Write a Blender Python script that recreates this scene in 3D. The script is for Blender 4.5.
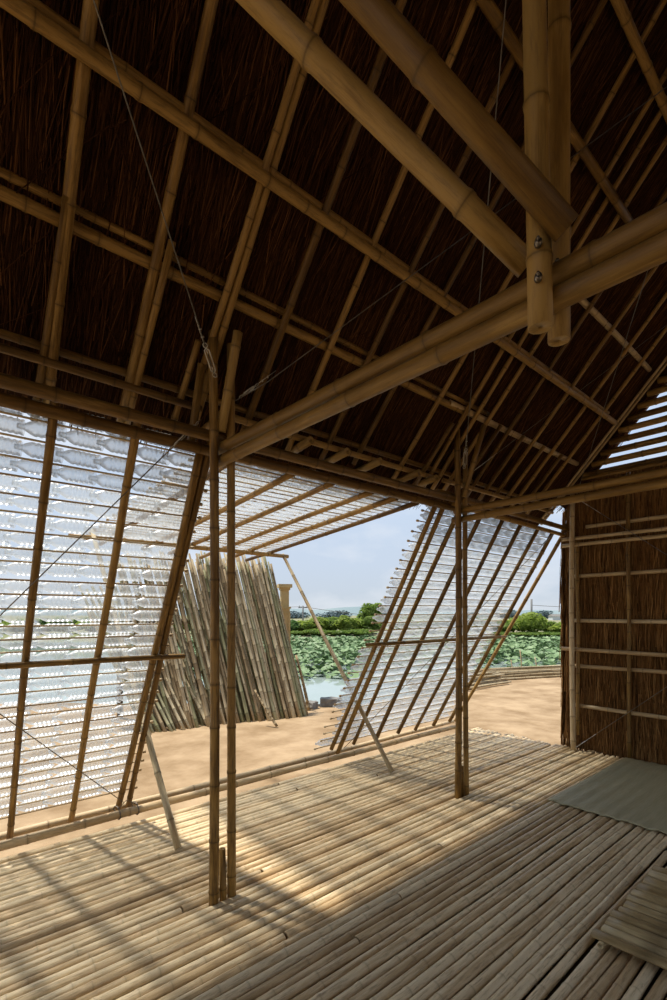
import bpy, math, random
from mathutils import Vector, Matrix
RND = random.Random(7)
V = Vector
scn = bpy.context.scene
COL = scn.collection
for o in list(bpy.data.objects): bpy.data.objects.remove(o)

# ------------------------------------------------------------------ camera, sky, sun, exposure
F_PX = 485.0
ANG = math.atan(556.5/485.0)
FWD = V((math.cos(ANG), math.sin(ANG), 0)); RGT = V((math.sin(ANG), -math.cos(ANG), 0))
cam = bpy.data.cameras.new('camera'); co = bpy.data.objects.new('camera', cam); COL.objects.link(co)
co.location = (0, 0, 1.5)
co.rotation_euler = FWD.to_track_quat('-Z', 'Z').to_euler()
co.rotation_euler = (math.pi/2, 0, math.atan2(FWD.y, FWD.x) - math.pi/2)
cam.sensor_fit = 'AUTO'; cam.sensor_width = 36; cam.lens = F_PX/1000*36; cam.shift_y = 0.113
cam.clip_start = 0.02; cam.clip_end = 3000
scn.camera = co
SUN_STRENGTH = 6.4; SKY_STRENGTH = 1.0
scn.view_settings.view_transform = 'Standard'; scn.view_settings.look = 'None'
scn.view_settings.gamma = 1; scn.view_settings.use_curve_mapping = False
scn.view_settings.exposure = 0.0
scn.cycles.transparent_max_bounces = 40
scn.cycles.max_bounces = 10; scn.cycles.diffuse_bounces = 6

w = bpy.data.worlds.new('sky'); scn.world = w; w.use_nodes = True
nt = w.node_tree; nt.nodes.clear(); N = nt.nodes.new; L = nt.links.new
tc = N('ShaderNodeTexCoord'); sep = N('ShaderNodeSeparateXYZ'); L(tc.outputs['Generated'], sep.inputs[0])
rp = N('ShaderNodeValToRGB'); L(sep.outputs['Z'], rp.inputs[0])
e = rp.color_ramp.elements
e[0].position = 0.0; e[0].color = (.60, .67, .74, 1)
e[1].position = 1.0; e[1].color = (.30, .45, .72, 1)
m = e.new(.10); m.color = (.60, .70, .84, 1)
m = e.new(.30); m.color = (.60, .73, .93, 1)
mp = N('ShaderNodeMapping'); mp.inputs['Scale'].default_value = (1, 1, 2.2); L(tc.outputs['Generated'], mp.inputs[0])
nz = N('ShaderNodeTexNoise'); nz.inputs['Scale'].default_value = 2.6; nz.inputs['Detail'].default_value = 7; nz.inputs['Roughness'].default_value = .55
L(mp.outputs[0], nz.inputs['Vector'])
cr = N('ShaderNodeValToRGB'); cr.color_ramp.elements[0].position = .46; cr.color_ramp.elements[1].position = .70; L(nz.outputs['Fac'], cr.inputs[0])
mx = N('ShaderNodeMix'); mx.data_type = 'RGBA'; L(cr.outputs[0], mx.inputs['Factor']); L(rp.outputs[0], mx.inputs['A']); mx.inputs['B'].default_value = (.88, .91, .96, 1)
bg = N('ShaderNodeBackground'); bg.inputs['Strength'].default_value = SKY_STRENGTH; L(mx.outputs['Result'], bg.inputs[0])
wo = N('ShaderNodeOutputWorld'); L(bg.outputs[0], wo.inputs[0])

sl = bpy.data.lights.new('sun', 'SUN'); so = bpy.data.objects.new('sun', sl); COL.objects.link(so)
sl.energy = SUN_STRENGTH; sl.angle = math.radians(2.6); sl.color = (1, .94, .84)
SUN_DIR = V((.15, -.39, -1))
so.rotation_euler = SUN_DIR.to_track_quat('-Z', 'Y').to_euler(); so.location = (3, 9, 14)

# ------------------------------------------------------------------ materials
def mat(name):
    m = bpy.data.materials.new(name); m.use_nodes = True
    nt = m.node_tree; nt.nodes.clear()
    out = nt.nodes.new('ShaderNodeOutputMaterial'); b = nt.nodes.new('ShaderNodeBsdfPrincipled')
    nt.links.new(b.outputs[0], out.inputs[0])
    return m, nt, b, out
def ramp(nt, src, stops):
    r = nt.nodes.new('ShaderNodeValToRGB'); nt.links.new(src, r.inputs[0]); el = r.color_ramp.elements
    while len(el) < len(stops): el.new(.5)
    for q, (p, c) in zip(el, stops): q.position = p; q.color = (*c, 1)
    return r
def noise(nt, vec, scale, detail=4, rough=.5):
    n = nt.nodes.new('ShaderNodeTexNoise'); n.inputs['Scale'].default_value = scale; n.inputs['Detail'].default_value = detail
    n.inputs['Roughness'].default_value = rough
    if vec is not None: nt.links.new(vec, n.inputs['Vector'])
    return n
def mixc(nt, fac, a, b, mode='MIX'):
    m = nt.nodes.new('ShaderNodeMix'); m.data_type = 'RGBA'; m.blend_type = mode
    for s, v in (('Factor', fac), ('A', a), ('B', b)):
        if isinstance(v, (int, float)): m.inputs[s].default_value = v
        elif isinstance(v, tuple): m.inputs[s].default_value = (*v, 1)
        else: nt.links.new(v, m.inputs[s])
    return m.outputs['Result']
def bump(nt, b, h, strength, dist=.01):
    n = nt.nodes.new('ShaderNodeBump'); n.inputs['Strength'].default_value = strength; n.inputs['Distance'].default_value = dist
    nt.links.new(h, n.inputs['Height']); nt.links.new(n.outputs[0], b.inputs['Normal'])

def bamboo_mat(name, dark, mid, light, rough=.45, grime=(.06, .035, .02), grime_amt=.5, nodek=1.0, tvar=.45):
    m, nt, b, out = mat(name)
    a = nt.nodes.new('ShaderNodeAttribute'); a.attribute_name = 'bc'
    t = nt.nodes.new('ShaderNodeAttribute'); t.attribute_name = 'tint'
    nd = nt.nodes.new('ShaderNodeAttribute'); nd.attribute_name = 'nd'
    sc = nt.nodes.new('ShaderNodeVectorMath'); sc.operation = 'MULTIPLY_ADD'
    nt.links.new(a.outputs['Vector'], sc.inputs[0]); sc.inputs[1].default_value = (2.2, .5, .5)
    off = nt.nodes.new('ShaderNodeVectorMath'); off.operation = 'SCALE'; nt.links.new(t.outputs['Vector'], off.inputs[0]); off.inputs['Scale'].default_value = 40
    nt.links.new(off.outputs[0], sc.inputs[2])
    n1 = noise(nt, sc.outputs[0], 1.6, 4, .6)
    s2 = nt.nodes.new('ShaderNodeVectorMath'); s2.operation = 'MULTIPLY_ADD'
    nt.links.new(a.outputs['Vector'], s2.inputs[0]); s2.inputs[1].default_value = (3.0, 9, 9); nt.links.new(off.outputs[0], s2.inputs[2])
    n2 = noise(nt, s2.outputs[0], 1.5, 3, .6)
    add = nt.nodes.new('ShaderNodeMath'); add.operation = 'MULTIPLY_ADD'
    nt.links.new(t.outputs['Fac'], add.inputs[0]); add.inputs[1].default_value = tvar
    nt.links.new(n1.outputs['Fac'], add.inputs[2])
    add2 = nt.nodes.new('ShaderNodeMath'); add2.operation = 'MULTIPLY_ADD'
    nt.links.new(n2.outputs['Fac'], add2.inputs[0]); add2.inputs[1].default_value = .35; nt.links.new(add.outputs[0], add2.inputs[2])
    r = ramp(nt, add2.outputs[0], [(.52, dark), (.85, mid), (1.18 if False else 1.0, light)])
    n3 = noise(nt, sc.outputs[0], 4.5, 5, .7)
    g = ramp(nt, n3.outputs['Fac'], [(.50, (0, 0, 0)), (.72, (1, 1, 1))])
    gm = nt.nodes.new('ShaderNodeMath'); gm.operation = 'MULTIPLY'; nt.links.new(g.outputs[0], gm.inputs[0]); gm.inputs[1].default_value = grime_amt
    c = mixc(nt, gm.outputs[0], r.outputs[0], grime)
    rn = ramp(nt, nd.outputs['Fac'], [(0, (0, 0, 0)), (.4, (.35*nodek,)*3), (1, (.75*nodek,)*3)])
    c = mixc(nt, rn.outputs[0], c, tuple(x*.45 for x in dark))
    nt.links.new(c, b.inputs['Base Color']); b.inputs['Roughness'].default_value = rough
    b.inputs['Specular IOR Level'].default_value = .28
    bump(nt, b, n2.outputs['Fac'], .25, .004)
    return m
M = {}
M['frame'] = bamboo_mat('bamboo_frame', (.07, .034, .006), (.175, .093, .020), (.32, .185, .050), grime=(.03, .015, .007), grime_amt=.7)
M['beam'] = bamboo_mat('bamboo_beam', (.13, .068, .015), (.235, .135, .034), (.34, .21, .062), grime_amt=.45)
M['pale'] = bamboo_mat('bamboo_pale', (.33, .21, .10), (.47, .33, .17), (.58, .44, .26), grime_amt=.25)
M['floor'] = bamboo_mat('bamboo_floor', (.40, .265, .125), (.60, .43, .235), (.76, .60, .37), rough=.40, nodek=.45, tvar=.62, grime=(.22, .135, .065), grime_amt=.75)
M['rod'] = bamboo_mat('bamboo_rod', (.28, .18, .09), (.46, .33, .18), (.66, .53, .33))
M['weathered'] = bamboo_mat('bamboo_weathered', (.17, .12, .06), (.36, .265, .145), (.52, .43, .27), rough=.75, grime=(.07, .05, .03))
M['green_pole'] = bamboo_mat('bamboo_greenish', (.13, .13, .055), (.24, .23, .11), (.36, .33, .19), rough=.7)
M['slat'] = bamboo_mat('bamboo_slat', (.26, .17, .07), (.42, .30, .14), (.56, .43, .23), rough=.4)

def thatch_mat(name, c0, c1, c2):
    m, nt, b, out = mat(name)
    a = nt.nodes.new('ShaderNodeAttribute'); a.attribute_name = 'bc'
    n = noise(nt, a.outputs['Vector'], 1.0, 5, .65)
    r = ramp(nt, n.outputs['Fac'], [(.30, c0), (.52, c1), (.72, c2)])
    nt.links.new(r.outputs[0], b.inputs['Base Color']); b.inputs['Roughness'].default_value = .9; b.inputs['Specular IOR Level'].default_value = .1
    bump(nt, b, n.outputs['Fac'], .9, .02)
    return m
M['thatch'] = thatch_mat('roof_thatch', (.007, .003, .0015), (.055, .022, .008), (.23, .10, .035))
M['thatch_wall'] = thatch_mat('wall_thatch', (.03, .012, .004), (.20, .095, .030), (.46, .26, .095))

def plastic():
    m = bpy.data.materials.new('clear_plastic'); m.use_nodes = True; nt = m.node_tree; nt.nodes.clear()
    out = nt.nodes.new('ShaderNodeOutputMaterial')
    tr = nt.nodes.new('ShaderNodeBsdfTransparent'); tr.inputs[0].default_value = (.96, .975, .985, 1)
    gl = nt.nodes.new('ShaderNodeBsdfGlossy'); gl.inputs['Roughness'].default_value = .28; gl.inputs[0].default_value = (.95, .97, 1, 1)
    tl = nt.nodes.new('ShaderNodeBsdfTranslucent'); tl.inputs[0].default_value = (.86, .90, .93, 1)
    df = nt.nodes.new('ShaderNodeBsdfDiffuse'); df.inputs[0].default_value = (.86, .90, .93, 1)
    fr = nt.nodes.new('ShaderNodeLayerWeight'); fr.inputs['Blend'].default_value = .35
    a = nt.nodes.new('ShaderNodeMixShader'); a.inputs[0].default_value = .5
    nt.links.new(tl.outputs[0], a.inputs[1]); nt.links.new(df.outputs[0], a.inputs[2])
    mm = nt.nodes.new('ShaderNodeMath'); mm.operation = 'MULTIPLY_ADD'; nt.links.new(fr.outputs['Facing'], mm.inputs[0]); mm.inputs[1].default_value = .35; mm.inputs[2].default_value = .24
    bb = nt.nodes.new('ShaderNodeMixShader'); nt.links.new(mm.outputs[0], bb.inputs[0]); nt.links.new(tr.outputs[0], bb.inputs[1]); nt.links.new(a.outputs[0], bb.inputs[2])
    f2 = nt.nodes.new('ShaderNodeMath'); f2.operation = 'MULTIPLY_ADD'; nt.links.new(fr.outputs['Fresnel'], f2.inputs[0]); f2.inputs[1].default_value = .5; f2.inputs[2].default_value = .03
    cc = nt.nodes.new('ShaderNodeMixShader'); nt.links.new(f2.outputs[0], cc.inputs[0]); nt.links.new(bb.outputs[0], cc.inputs[1]); nt.links.new(gl.outputs[0], cc.inputs[2])
    nt.links.new(cc.outputs[0], out.inputs[0])
    return m
M['plastic'] = plastic()

def simple(name, col, rough=.6, metal=0, c2=None, scale=8, bmp=0, detail=5):
    m, nt, b, out = mat(name)
    b.inputs['Roughness'].default_value = rough; b.inputs['Metallic'].default_value = metal
    tcn = nt.nodes.new('ShaderNodeTexCoord')
    n = noise(nt, tcn.outputs['Object'], scale, detail, .6)
    r = ramp(nt, n.outputs['Fac'], [(.35, col), (.65, c2 or tuple(x*.8 for x in col))])
    nt.links.new(r.outputs[0], b.inputs['Base Color'])
    if bmp: bump(nt, b, n.outputs['Fac'], bmp, .05)
    return m
M['steel'] = simple('steel_wire', (.26, .24, .21), .42, .9, (.16, .14, .12), 30)
M['galv'] = simple('galvanised_fitting', (.55, .53, .48), .35, .7, (.38, .35, .30), 30)
M['rusty'] = simple('dark_wire', (.12, .10, .08), .6, .5, (.2, .16, .12), 30)
M['sand'] = simple('sandy_earth', (.23, .145, .068), .95, 0, (.40, .28, .16), 1.8, .8, 10)
M['bank'] = simple('bank_earth', (.13, .17, .06), .95, 0, (.28, .24, .15), .25, .3)
M['water'] = simple('pond_water', (.27, .33, .30), .07, 0, (.33, .39, .36), .15)
M['yellow'] = simple('yellow_render', (.56, .40, .18), .8, 0, (.48, .34, .15), 4)
M['yellow_light'] = simple('pale_yellow_render', (.55, .42, .20), .8, 0, (.48, .36, .16), 4)
M['stone'] = simple('grey_stone', (.23, .22, .20), .9, 0, (.14, .13, .12), 6, .4)
M['concrete'] = simple('concrete_pole', (.22, .22, .22), .8)
M['white_render'] = simple('white_render', (.62, .66, .70), .8)
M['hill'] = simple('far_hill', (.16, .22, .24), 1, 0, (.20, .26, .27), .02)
M['bark'] = simple('bark', (.12, .09, .06), .9)
def leafm(k, a, c):
    m = simple(k, a, .6, 0, c, 1.5); nt = m.node_tree; b = [n for n in nt.nodes if n.type == 'BSDF_PRINCIPLED'][0]; out = [n for n in nt.nodes if n.type == 'OUTPUT_MATERIAL'][0]
    t = nt.nodes.new('ShaderNodeBsdfTranslucent'); x = nt.nodes.new('ShaderNodeMixShader'); x.inputs[0].default_value = .6
    nt.links.new(b.inputs['Base Color'].links[0].from_socket, t.inputs[0]); nt.links.new(b.outputs[0], x.inputs[1]); nt.links.new(t.outputs[0], x.inputs[2]); nt.links.new(x.outputs[0], out.inputs[0])
    return m
M['leaf_bright'] = leafm('leaf_bright', (.22, .31, .045), (.36, .44, .09))
M['leaf_mid'] = leafm('leaf_mid', (.13, .22, .035), (.25, .34, .07))
M['leaf_dark'] = leafm('leaf_dark', (.06, .14, .04), (.13, .22, .05))
M['lotus'] = simple('lotus_leaf', (.085, .165, .055), .6, 0, (.19, .28, .12), .9)
M['gap_dark'] = simple('floor_gap_shade', (.16, .11, .07), .95, 0, (.10, .07, .04), 3)  # dark tone standing in for the shade below the floor gaps

def mat_mat():
    m, nt, b, out = mat('woven_reed_mat')
    tcn = nt.nodes.new('ShaderNodeTexCoord')
    mpn = nt.nodes.new('ShaderNodeMapping'); mpn.inputs['Scale'].default_value = (3, 60, 1); nt.links.new(tcn.outputs['Object'], mpn.inputs[0])
    n = noise(nt, mpn.outputs[0], 2.0, 5, .6)
    r = ramp(nt, n.outputs['Fac'], [(.3, (.38, .30, .15)), (.55, (.52, .43, .24)), (.75, (.64, .54, .32))])
    n2 = noise(nt, tcn.outputs['Object'], 1.4, 3, .5)
    c = mixc(nt, n2.outputs['Fac'], r.outputs[0], (.33, .31, .19))
    nt.links.new(c, b.inputs['Base Color']); b.inputs['Roughness'].default_value = .6
    wv = nt.nodes.new('ShaderNodeTexWave'); wv.bands_direction = 'Y'; wv.inputs['Scale'].default_value = 40; nt.links.new(tcn.outputs['Object'], wv.inputs[0])
    bump(nt, b, wv.outputs['Fac'], .35, .004)
    return m
M['mat'] = mat_mat()

# ------------------------------------------------------------------ mesh building
class MB:
    def __init__(s): s.v = []; s.f = []; s.bc = []; s.nd = []; s.ti = []
    def add(s, vs, fs, bc=None, nd=None, ti=0.5):
        n = len(s.v); s.v += [tuple(q) for q in vs]; s.f += [tuple(i+n for i in q) for q in fs]
        s.bc += bc if bc else [tuple(q) for q in vs]
        s.nd += nd if nd else [0.0]*len(vs); s.ti += [ti]*len(vs)
    def build(s, name, m, parent=None, smooth=True, origin=None):
        me = bpy.data.meshes.new(name)
        O = V(origin) if origin is not None else None
        vs = [tuple(V(q)-O) for q in s.v] if O is not None else s.v
        me.from_pydata(vs, [], s.f); me.materials.append(m)
        a = me.attributes.new('bc', 'FLOAT_VECTOR', 'POINT'); a.data.foreach_set('vector', [c for q in s.bc for c in q])
        a = me.attributes.new('nd', 'FLOAT', 'POINT'); a.data.foreach_set('value', s.nd)
        a = me.attributes.new('tint', 'FLOAT', 'POINT'); a.data.foreach_set('value', s.ti)
        me.polygons.foreach_set('use_smooth', [smooth]*len(me.polygons)); me.update()
        o = bpy.data.objects.new(name, me); COL.objects.link(o)
        if O is not None: o.location = O
        if parent is not None: o.parent = parent
        return o
def tag(o, label=None, cat=None, group=None, kind=None):
    if label: o['label'] = label
    if cat: o['category'] = cat
    if group: o['group'] = group
    if kind: o['kind'] = kind
    return o
def empty(name, loc=(0, 0, 0)):
    o = bpy.data.objects.new(name, None); COL.objects.link(o); o.location = loc; o.empty_display_size = .1
    return o
def frame_of(t):
    t = t.normalized(); up = V((0, 0, 1)) if abs(t.z) < .9 else V((1, 0, 0))
    a = t.cross(up).normalized(); b = a.cross(t).normalized()
    return a, b
def culm(mb, p0, p1, r0, r1=None, seg=12, bow=0.0, node=.28, rng=RND, hole=.62, bulge=1.10, wob=0.0, caps=True, mid=None):
    """a bamboo culm: swollen nodes with a groove, slight taper and bow, cut hollow ends"""
    r1 = r0 if r1 is None else r1
    p0 = V(p0); p1 = V(p1); T = p1-p0; Ln = T.length; T.normalize(); a, b = frame_of(T)
    ba = rng.uniform(0, 6.28); bd = (a*math.cos(ba)+b*math.sin(ba))*bow
    wa = rng.uniform(0, 6.28); wf = rng.uniform(.8, 1.6); wd = a*wob
    tint = rng.random(); k = rng.uniform(.2, .9)
    st = [(0.0, 1, 0)]
    x = node*rng.uniform(.2, .9)
    while x < Ln-.03:
        e1 = min(.014, r0*.5)
        st += [(x-e1*1.1, .99, 0), (x-e1*.35, bulge*.98, .3), (x, bulge-.02, 1), (x+e1*.3, bulge, .3), (x+e1*1.2, .985, 0)]
        x += node*rng.uniform(.75, 1.25)*(1+0*k)
    st.append((Ln, 1, 0))
    cl = [st[0]]
    for q in st[1:]:
        if q[0] > cl[-1][0]+1e-4: cl.append(q)
    # extra stations so that the bow is smooth
    st = []
    for q0, q1 in zip(cl, cl[1:]):
        st.append(q0)
        if q1[0]-q0[0] > .35 and (bow or wob): st.append(((q0[0]+q1[0])/2, (q0[1]+q1[1])/2*.985, 0))
    st.append(cl[-1])
    vs = []; fs = []; bc = []; nd = []
    def ring(c, r, l, n_):
        for j in range(seg):
            th = 2*math.pi*j/seg; vs.append(c+(a*math.cos(th)+b*math.sin(th))*r)
            bc.append((l, math.cos(th), math.sin(th))); nd.append(n_)
    def cen(l):
        u = l/Ln
        c = p0+T*l+bd*(4*u*(1-u))
        if wob: c = c+wd*(math.sin(l*wf*3+wa)-(math.sin(wa)*(1-u)+math.sin(Ln*wf*3+wa)*u))
        return c
    if caps:
        ring(p0+T*min(.03, Ln*.2), r0*(hole-.06), 0, .6); ring(p0, r0*hole, 0, .1); ring(p0, r0*.96, 0, 0)
    for l, s_, n_ in st:
        ring(cen(l), (r0+(r1-r0)*l/Ln)*s_, l, n_)
    if caps:
        ring(p1, r1*.96, Ln, 0); ring(p1, r1*hole, Ln, .1); ring(p1-T*min(.03, Ln*.2), r1*(hole-.06), Ln, .6)
    nr = len(vs)//seg
    for i in range(nr-1):
        for j in range(seg):
            j2 = (j+1) % seg
            fs.append((i*seg+j, i*seg+j2, (i+1)*seg+j2, (i+1)*seg+j))
    fs.append(tuple(reversed(range(seg)))); fs.append(tuple(range((nr-1)*seg, nr*seg)))
    mb.add(vs, fs, bc, nd, tint)
def tube(mb, pts, r, seg=6):
    pts = [V(p) for p in pts]; vs = []; fs = []
    for i, p in enumerate(pts):
        t = (pts[min(i+1, len(pts)-1)]-pts[max(i-1, 0)]); a, b = frame_of(t)
        for j in range(seg):
            th = 2*math.pi*j/seg; vs.append(p+(a*math.cos(th)+b*math.sin(th))*r)
    for i in range(len(pts)-1):
        for j in range(seg):
            j2 = (j+1) % seg; fs.append((i*seg+j, i*seg+j2, (i+1)*seg+j2, (i+1)*seg+j))
    fs.append(tuple(reversed(range(seg)))); n = (len(pts)-1)*seg; fs.append(tuple(range(n, n+seg)))
    mb.add(vs, fs)
def box(mb, lo, hi):
    x0, y0, z0 = lo; x1, y1, z1 = hi
    mb.add([(x0, y0, z0), (x1, y0, z0), (x1, y1, z0), (x0, y1, z0), (x0, y0, z1), (x1, y0, z1), (x1, y1, z1), (x0, y1, z1)],
           [(0, 3, 2, 1), (4, 5, 6, 7), (0, 1, 5, 4), (1, 2, 6, 5), (2, 3, 7, 6), (3, 0, 4, 7)])
def pole(name, p0, p1, r0, r1=None, m='frame', label=None, cat=None, group=None, parent=None, **kw):
    mb = MB(); o0 = V(p0); culm(mb, p0, p1, r0, r1, **kw)
    o = mb.build(name, M[m], parent, origin=None if parent is not None else o0)
    if label: tag(o, label, cat or 'pole', group)
    return o
def cw(x, d, z):                     # a place given by sideways distance and distance ahead of the doorway view
    p = RGT*x+FWD*d; return V((p.x, p.y, z))
def px(x, y, d):                     # survey helper: point at depth d
    return V((0, 0, 1.5))+FWD*d+RGT*((x-333.5)/F_PX*d)+V((0, 0, 1))*((613-y)/F_PX*d)

# ------------------------------------------------------------------ the setting outdoors
GZ = -.33; WZ = -1.2
def terrain():
    mb = MB()
    # shoreline in (sideways, ahead)
    shore = [(-60, 9.5), (-20, 10), (-6, 10.2), (-1.2, 9.9), (.5, 9.9), (1.6, 11), (2.4, 11.8), (4.6, 14.6), (9, 17.0), (16, 20), (60, 26)]
    vs = []; fs = []
    xs = []
    for (a0, b0), (a1, b1) in zip(shore, shore[1:]):
        n = max(1, int((a1-a0)/.6)) if abs(a0) < 20 and abs(a1) < 21 else 4
        for i in range(n):
            u = i/n; xs.append((a0+(a1-a0)*u, b0+(b1-b0)*u+RND.uniform(-.12, .12)))
    xs.append(shore[-1])
    rows = [-30, -4, 1, 3.5, 5, 6, 7, 8]
    for (x, s) in xs:
        for q in rows: vs.append(cw(x, q*s/9.9 if q > 0 else q, GZ+RND.uniform(-.012, .012)))
        vs.append(cw(x, s-.25, GZ)); vs.append(cw(x, s, GZ-.06)); vs.append(cw(x, s+.5, WZ-.5))
    k = len(rows)+3
    for i in range(len(xs)-1):
        for j in range(k-1): fs.append((i*k+j, (i+1)*k+j, (i+1)*k+j+1, i*k+j+1))
    mb.add(vs, fs); tag(mb.build('ground', M['sand']), 'sandy orange earth around the bamboo pavilion', kind='structure')
terrain()
mb = MB(); mb.add([cw(-150, 4, WZ), cw(150, 4, WZ), cw(150, 52, WZ), cw(-150, 52, WZ)], [(0, 1, 2, 3)])
tag(mb.build('pond', M['water']), 'still pond beyond the sandy yard', kind='structure')
mb = MB(); vs = []; fs = []
for i in range(61):
    x = -150+5*i
    for d, z in ((47, WZ-.2), (48.5+RND.uniform(-.5, .5), WZ+.25), (52, WZ+.45), (90, WZ+.5), (700, WZ+.5)): vs.append(cw(x*(1 if d < 600 else 4), d, z))
for i in range(60):
    for j in range(4): fs.append((i*5+j, (i+1)*5+j, (i+1)*5+j+1, i*5+j+1))
mb.add(vs, fs); tag(mb.build('far_bank', M['bank']), 'low earth bank on the far side of the pond', kind='structure')
mb = MB(); vs = []; fs = []
for i in range(121):
    x = -600+10*i; h = 1.5+3.6*max(0, math.sin(i*.21+1.2))*(.6+.4*math.sin(i*.83))+1.1+math.sin(i*1.7)*.4
    vs += [cw(x, 420, -2), cw(x, 440, 1.5+h)]; vs.append(cw(x, 470, -2))
for i in range(120):
    fs += [(i*3, (i+1)*3, (i+1)*3+1, i*3+1), (i*3+1, (i+1)*3+1, (i+1)*3+2, i*3+2)]
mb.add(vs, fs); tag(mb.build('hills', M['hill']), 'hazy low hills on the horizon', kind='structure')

# ------------------------------------------------------------------ floor
FX0, FX1, FY0, FY1 = -1.6, 5.6, -1.25, 3.60
mb = MB(); fr = random.Random(3)
y = FY0; prev = None
while y < FY1:
    r = fr.uniform(.0215, .0265)
    z = -r+fr.uniform(-.003, .002)
    # a culm is laid in two lengths here and there
    xs = [(FX0, FX1+fr.uniform(-.06, .04))]
    if fr.random() < .25:
        s = fr.uniform(.5, 4.6); xs = [(FX0, s), (s+.012, FX1+fr.uniform(-.06, .04))]
    dy = fr.uniform(-.008, .008)
    for x0, x1 in xs:
        culm(mb, (x0, y-dy, z), (x1, y+dy, z), r*fr.uniform(.95, 1.05), r*fr.uniform(.85, 1.05), seg=12, bow=.004, node=fr.uniform(.24, .36), rng=fr, wob=.0035, bulge=1.07)
    y += 2*r+fr.uniform(.0005, .0045)
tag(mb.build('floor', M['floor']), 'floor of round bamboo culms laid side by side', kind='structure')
mb = MB(); box(mb, (FX0+.05, FY0, -.16), (FX1-.05, FY1, -.075)); tag(mb.build('floor_gap_backing', M['gap_dark'], smooth=False), 'dark slab added under the bamboo floor to blacken its gaps', kind='structure')  # added dark slab, so the gaps between culms read as shade

# ------------------------------------------------------------------ roof thatch
K = 1.12; CR = 5.51; NN = math.sqrt(1+K*K)
RN = V((0, K, 1))/NN                         # outward normal of the near slope
YR = .55; ZR = CR-K*YR
def rp_(x, y, off=0.0):                        # point on the rafter plane moved outward by off
    return V((x, y, CR-K*y))+RN*off
X0R, X1R = -3.1, 5.62
def straws(mb, org, ex, ed, en, w, h, n, rng, ln=(.25, .7), lean=.10, lift=(.0, .02), wd=(.0025, .006), seedoff=0):
    """loose reed stems lying in a sheet: ex across, ed down, en towards the viewer"""
    for _ in range(n):
        x = rng.uniform(0, w); l = rng.uniform(*ln); y0 = rng.uniform(-.02, max(0.0, h-l*.8)); s = rng.gauss(0, lean)*l
        wq = rng.uniform(*wd)/2; z0 = rng.uniform(*lift); z1 = rng.uniform(*lift)
        if rng.random() < .04: z1 += rng.uniform(.01, .04)
        bwx = rng.gauss(0, .012)
        A = org+ex*x+ed*y0+en*z0; B = org+ex*(x+s)+ed*(y0+l)+en*z1; Mx = (A+B)/2+ex*bwx+en*.004
        t = rng.random()*7+seedoff
        vs = []; bc = []
        for p, u in ((A, 0), (Mx, .5), (B, 1)):
            vs += [p-ex*wq, p+en*wq*1.2, p+ex*wq]; bc += [(t, t*3.1, u*.6+t)]*3
        fs = [(0, 3, 4, 1), (1, 4, 5, 2), (3, 6, 7, 4), (4, 7, 8, 5)]
        mb.add(vs, fs, bc)
def sheet(mb, org, ex, ed, w, h, thick, en, sx=34, sd=1.6):
    nx, nd_ = int(w/.04), int(h/.12)
    vs = []; bc = []; fs = []
    rr = random.Random(5)
    for i in range(nx+1):
        jit = rr.uniform(-.012, .012)
        for j in range(nd_+1):
            p = org+ex*(w*i/nx)+ed*(h*j/nd_)+en*(jit*.5+rr.uniform(-.004, .004)); vs.append(p); bc.append((w*i/nx*sx, h*j/nd_*sd, 0))
    for i in range(nx):
        for j in range(nd_): fs.append((i*(nd_+1)+j, (i+1)*(nd_+1)+j, (i+1)*(nd_+1)+j+1, i*(nd_+1)+j+1))
    mb.add(vs, fs, bc)
    o2 = org-en*thick
    mb.add([o2, o2+ex*w, o2+ex*w+ed*h, o2+ed*h, org, org+ex*w, org+ex*w+ed*h, org+ed*h], [(0, 1, 2, 3), (0, 4, 5, 1), (1, 5, 6, 2), (2, 6, 7, 3), (3, 7, 4, 0)])
def slope(sgn):
    mb = MB(); n = V((0, K*sgn, 1)).normalized(); ed = V((0, 1*sgn, -K)).normalized(); ex = V((1, 0, 0))
    org = V((X0R, YR, ZR))+n*.075-ed*.0
    ln = 2.155*NN if sgn > 0 else 2.1*NN
    sheet(mb, org, ex, ed, X1R-X0R, ln, .14, -n)
    if sgn > 0:
        rr = random.Random(11)
        straws(mb, org+V((X0R*0+2.9, 0, 0)), ex, ed, -n, X1R-X0R-2.9, ln, 15000, rr, lean=.09)
        straws(mb, org+V((2.9, 0, 0)), ex, ed, -n, X1R-X0R-2.9, ln, 500, rr, ln=(.15, .4), lean=.5, lift=(.01, .035), wd=(.003, .006))
    return mb
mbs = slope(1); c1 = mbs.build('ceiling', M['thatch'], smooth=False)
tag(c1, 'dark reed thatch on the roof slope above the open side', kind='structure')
c2 = slope(-1).build('ceiling_shade_slope', M['thatch'], smooth=False); tag(c2, 'unseen other roof slope of dark reed thatch, added for shade', kind='structure')  # unseen slope, added to shade the interior
# unseen far side behind the viewpoint: added wall, cut short to let daylight in
YB = 2*YR-2.3
mb = MB()
sheet(mb, V((X0R, YB-.2, 2.5)), V((1, 0, 0)), V((0, -.47, -.883)), 4.3, 2.8, .12, V((0, .883, -.47)))
tag(mb.build('wall_back_shade', M['thatch_wall'], smooth=False), 'unseen thatched wall added behind the viewpoint, cut short to let light in', kind='structure')

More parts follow.
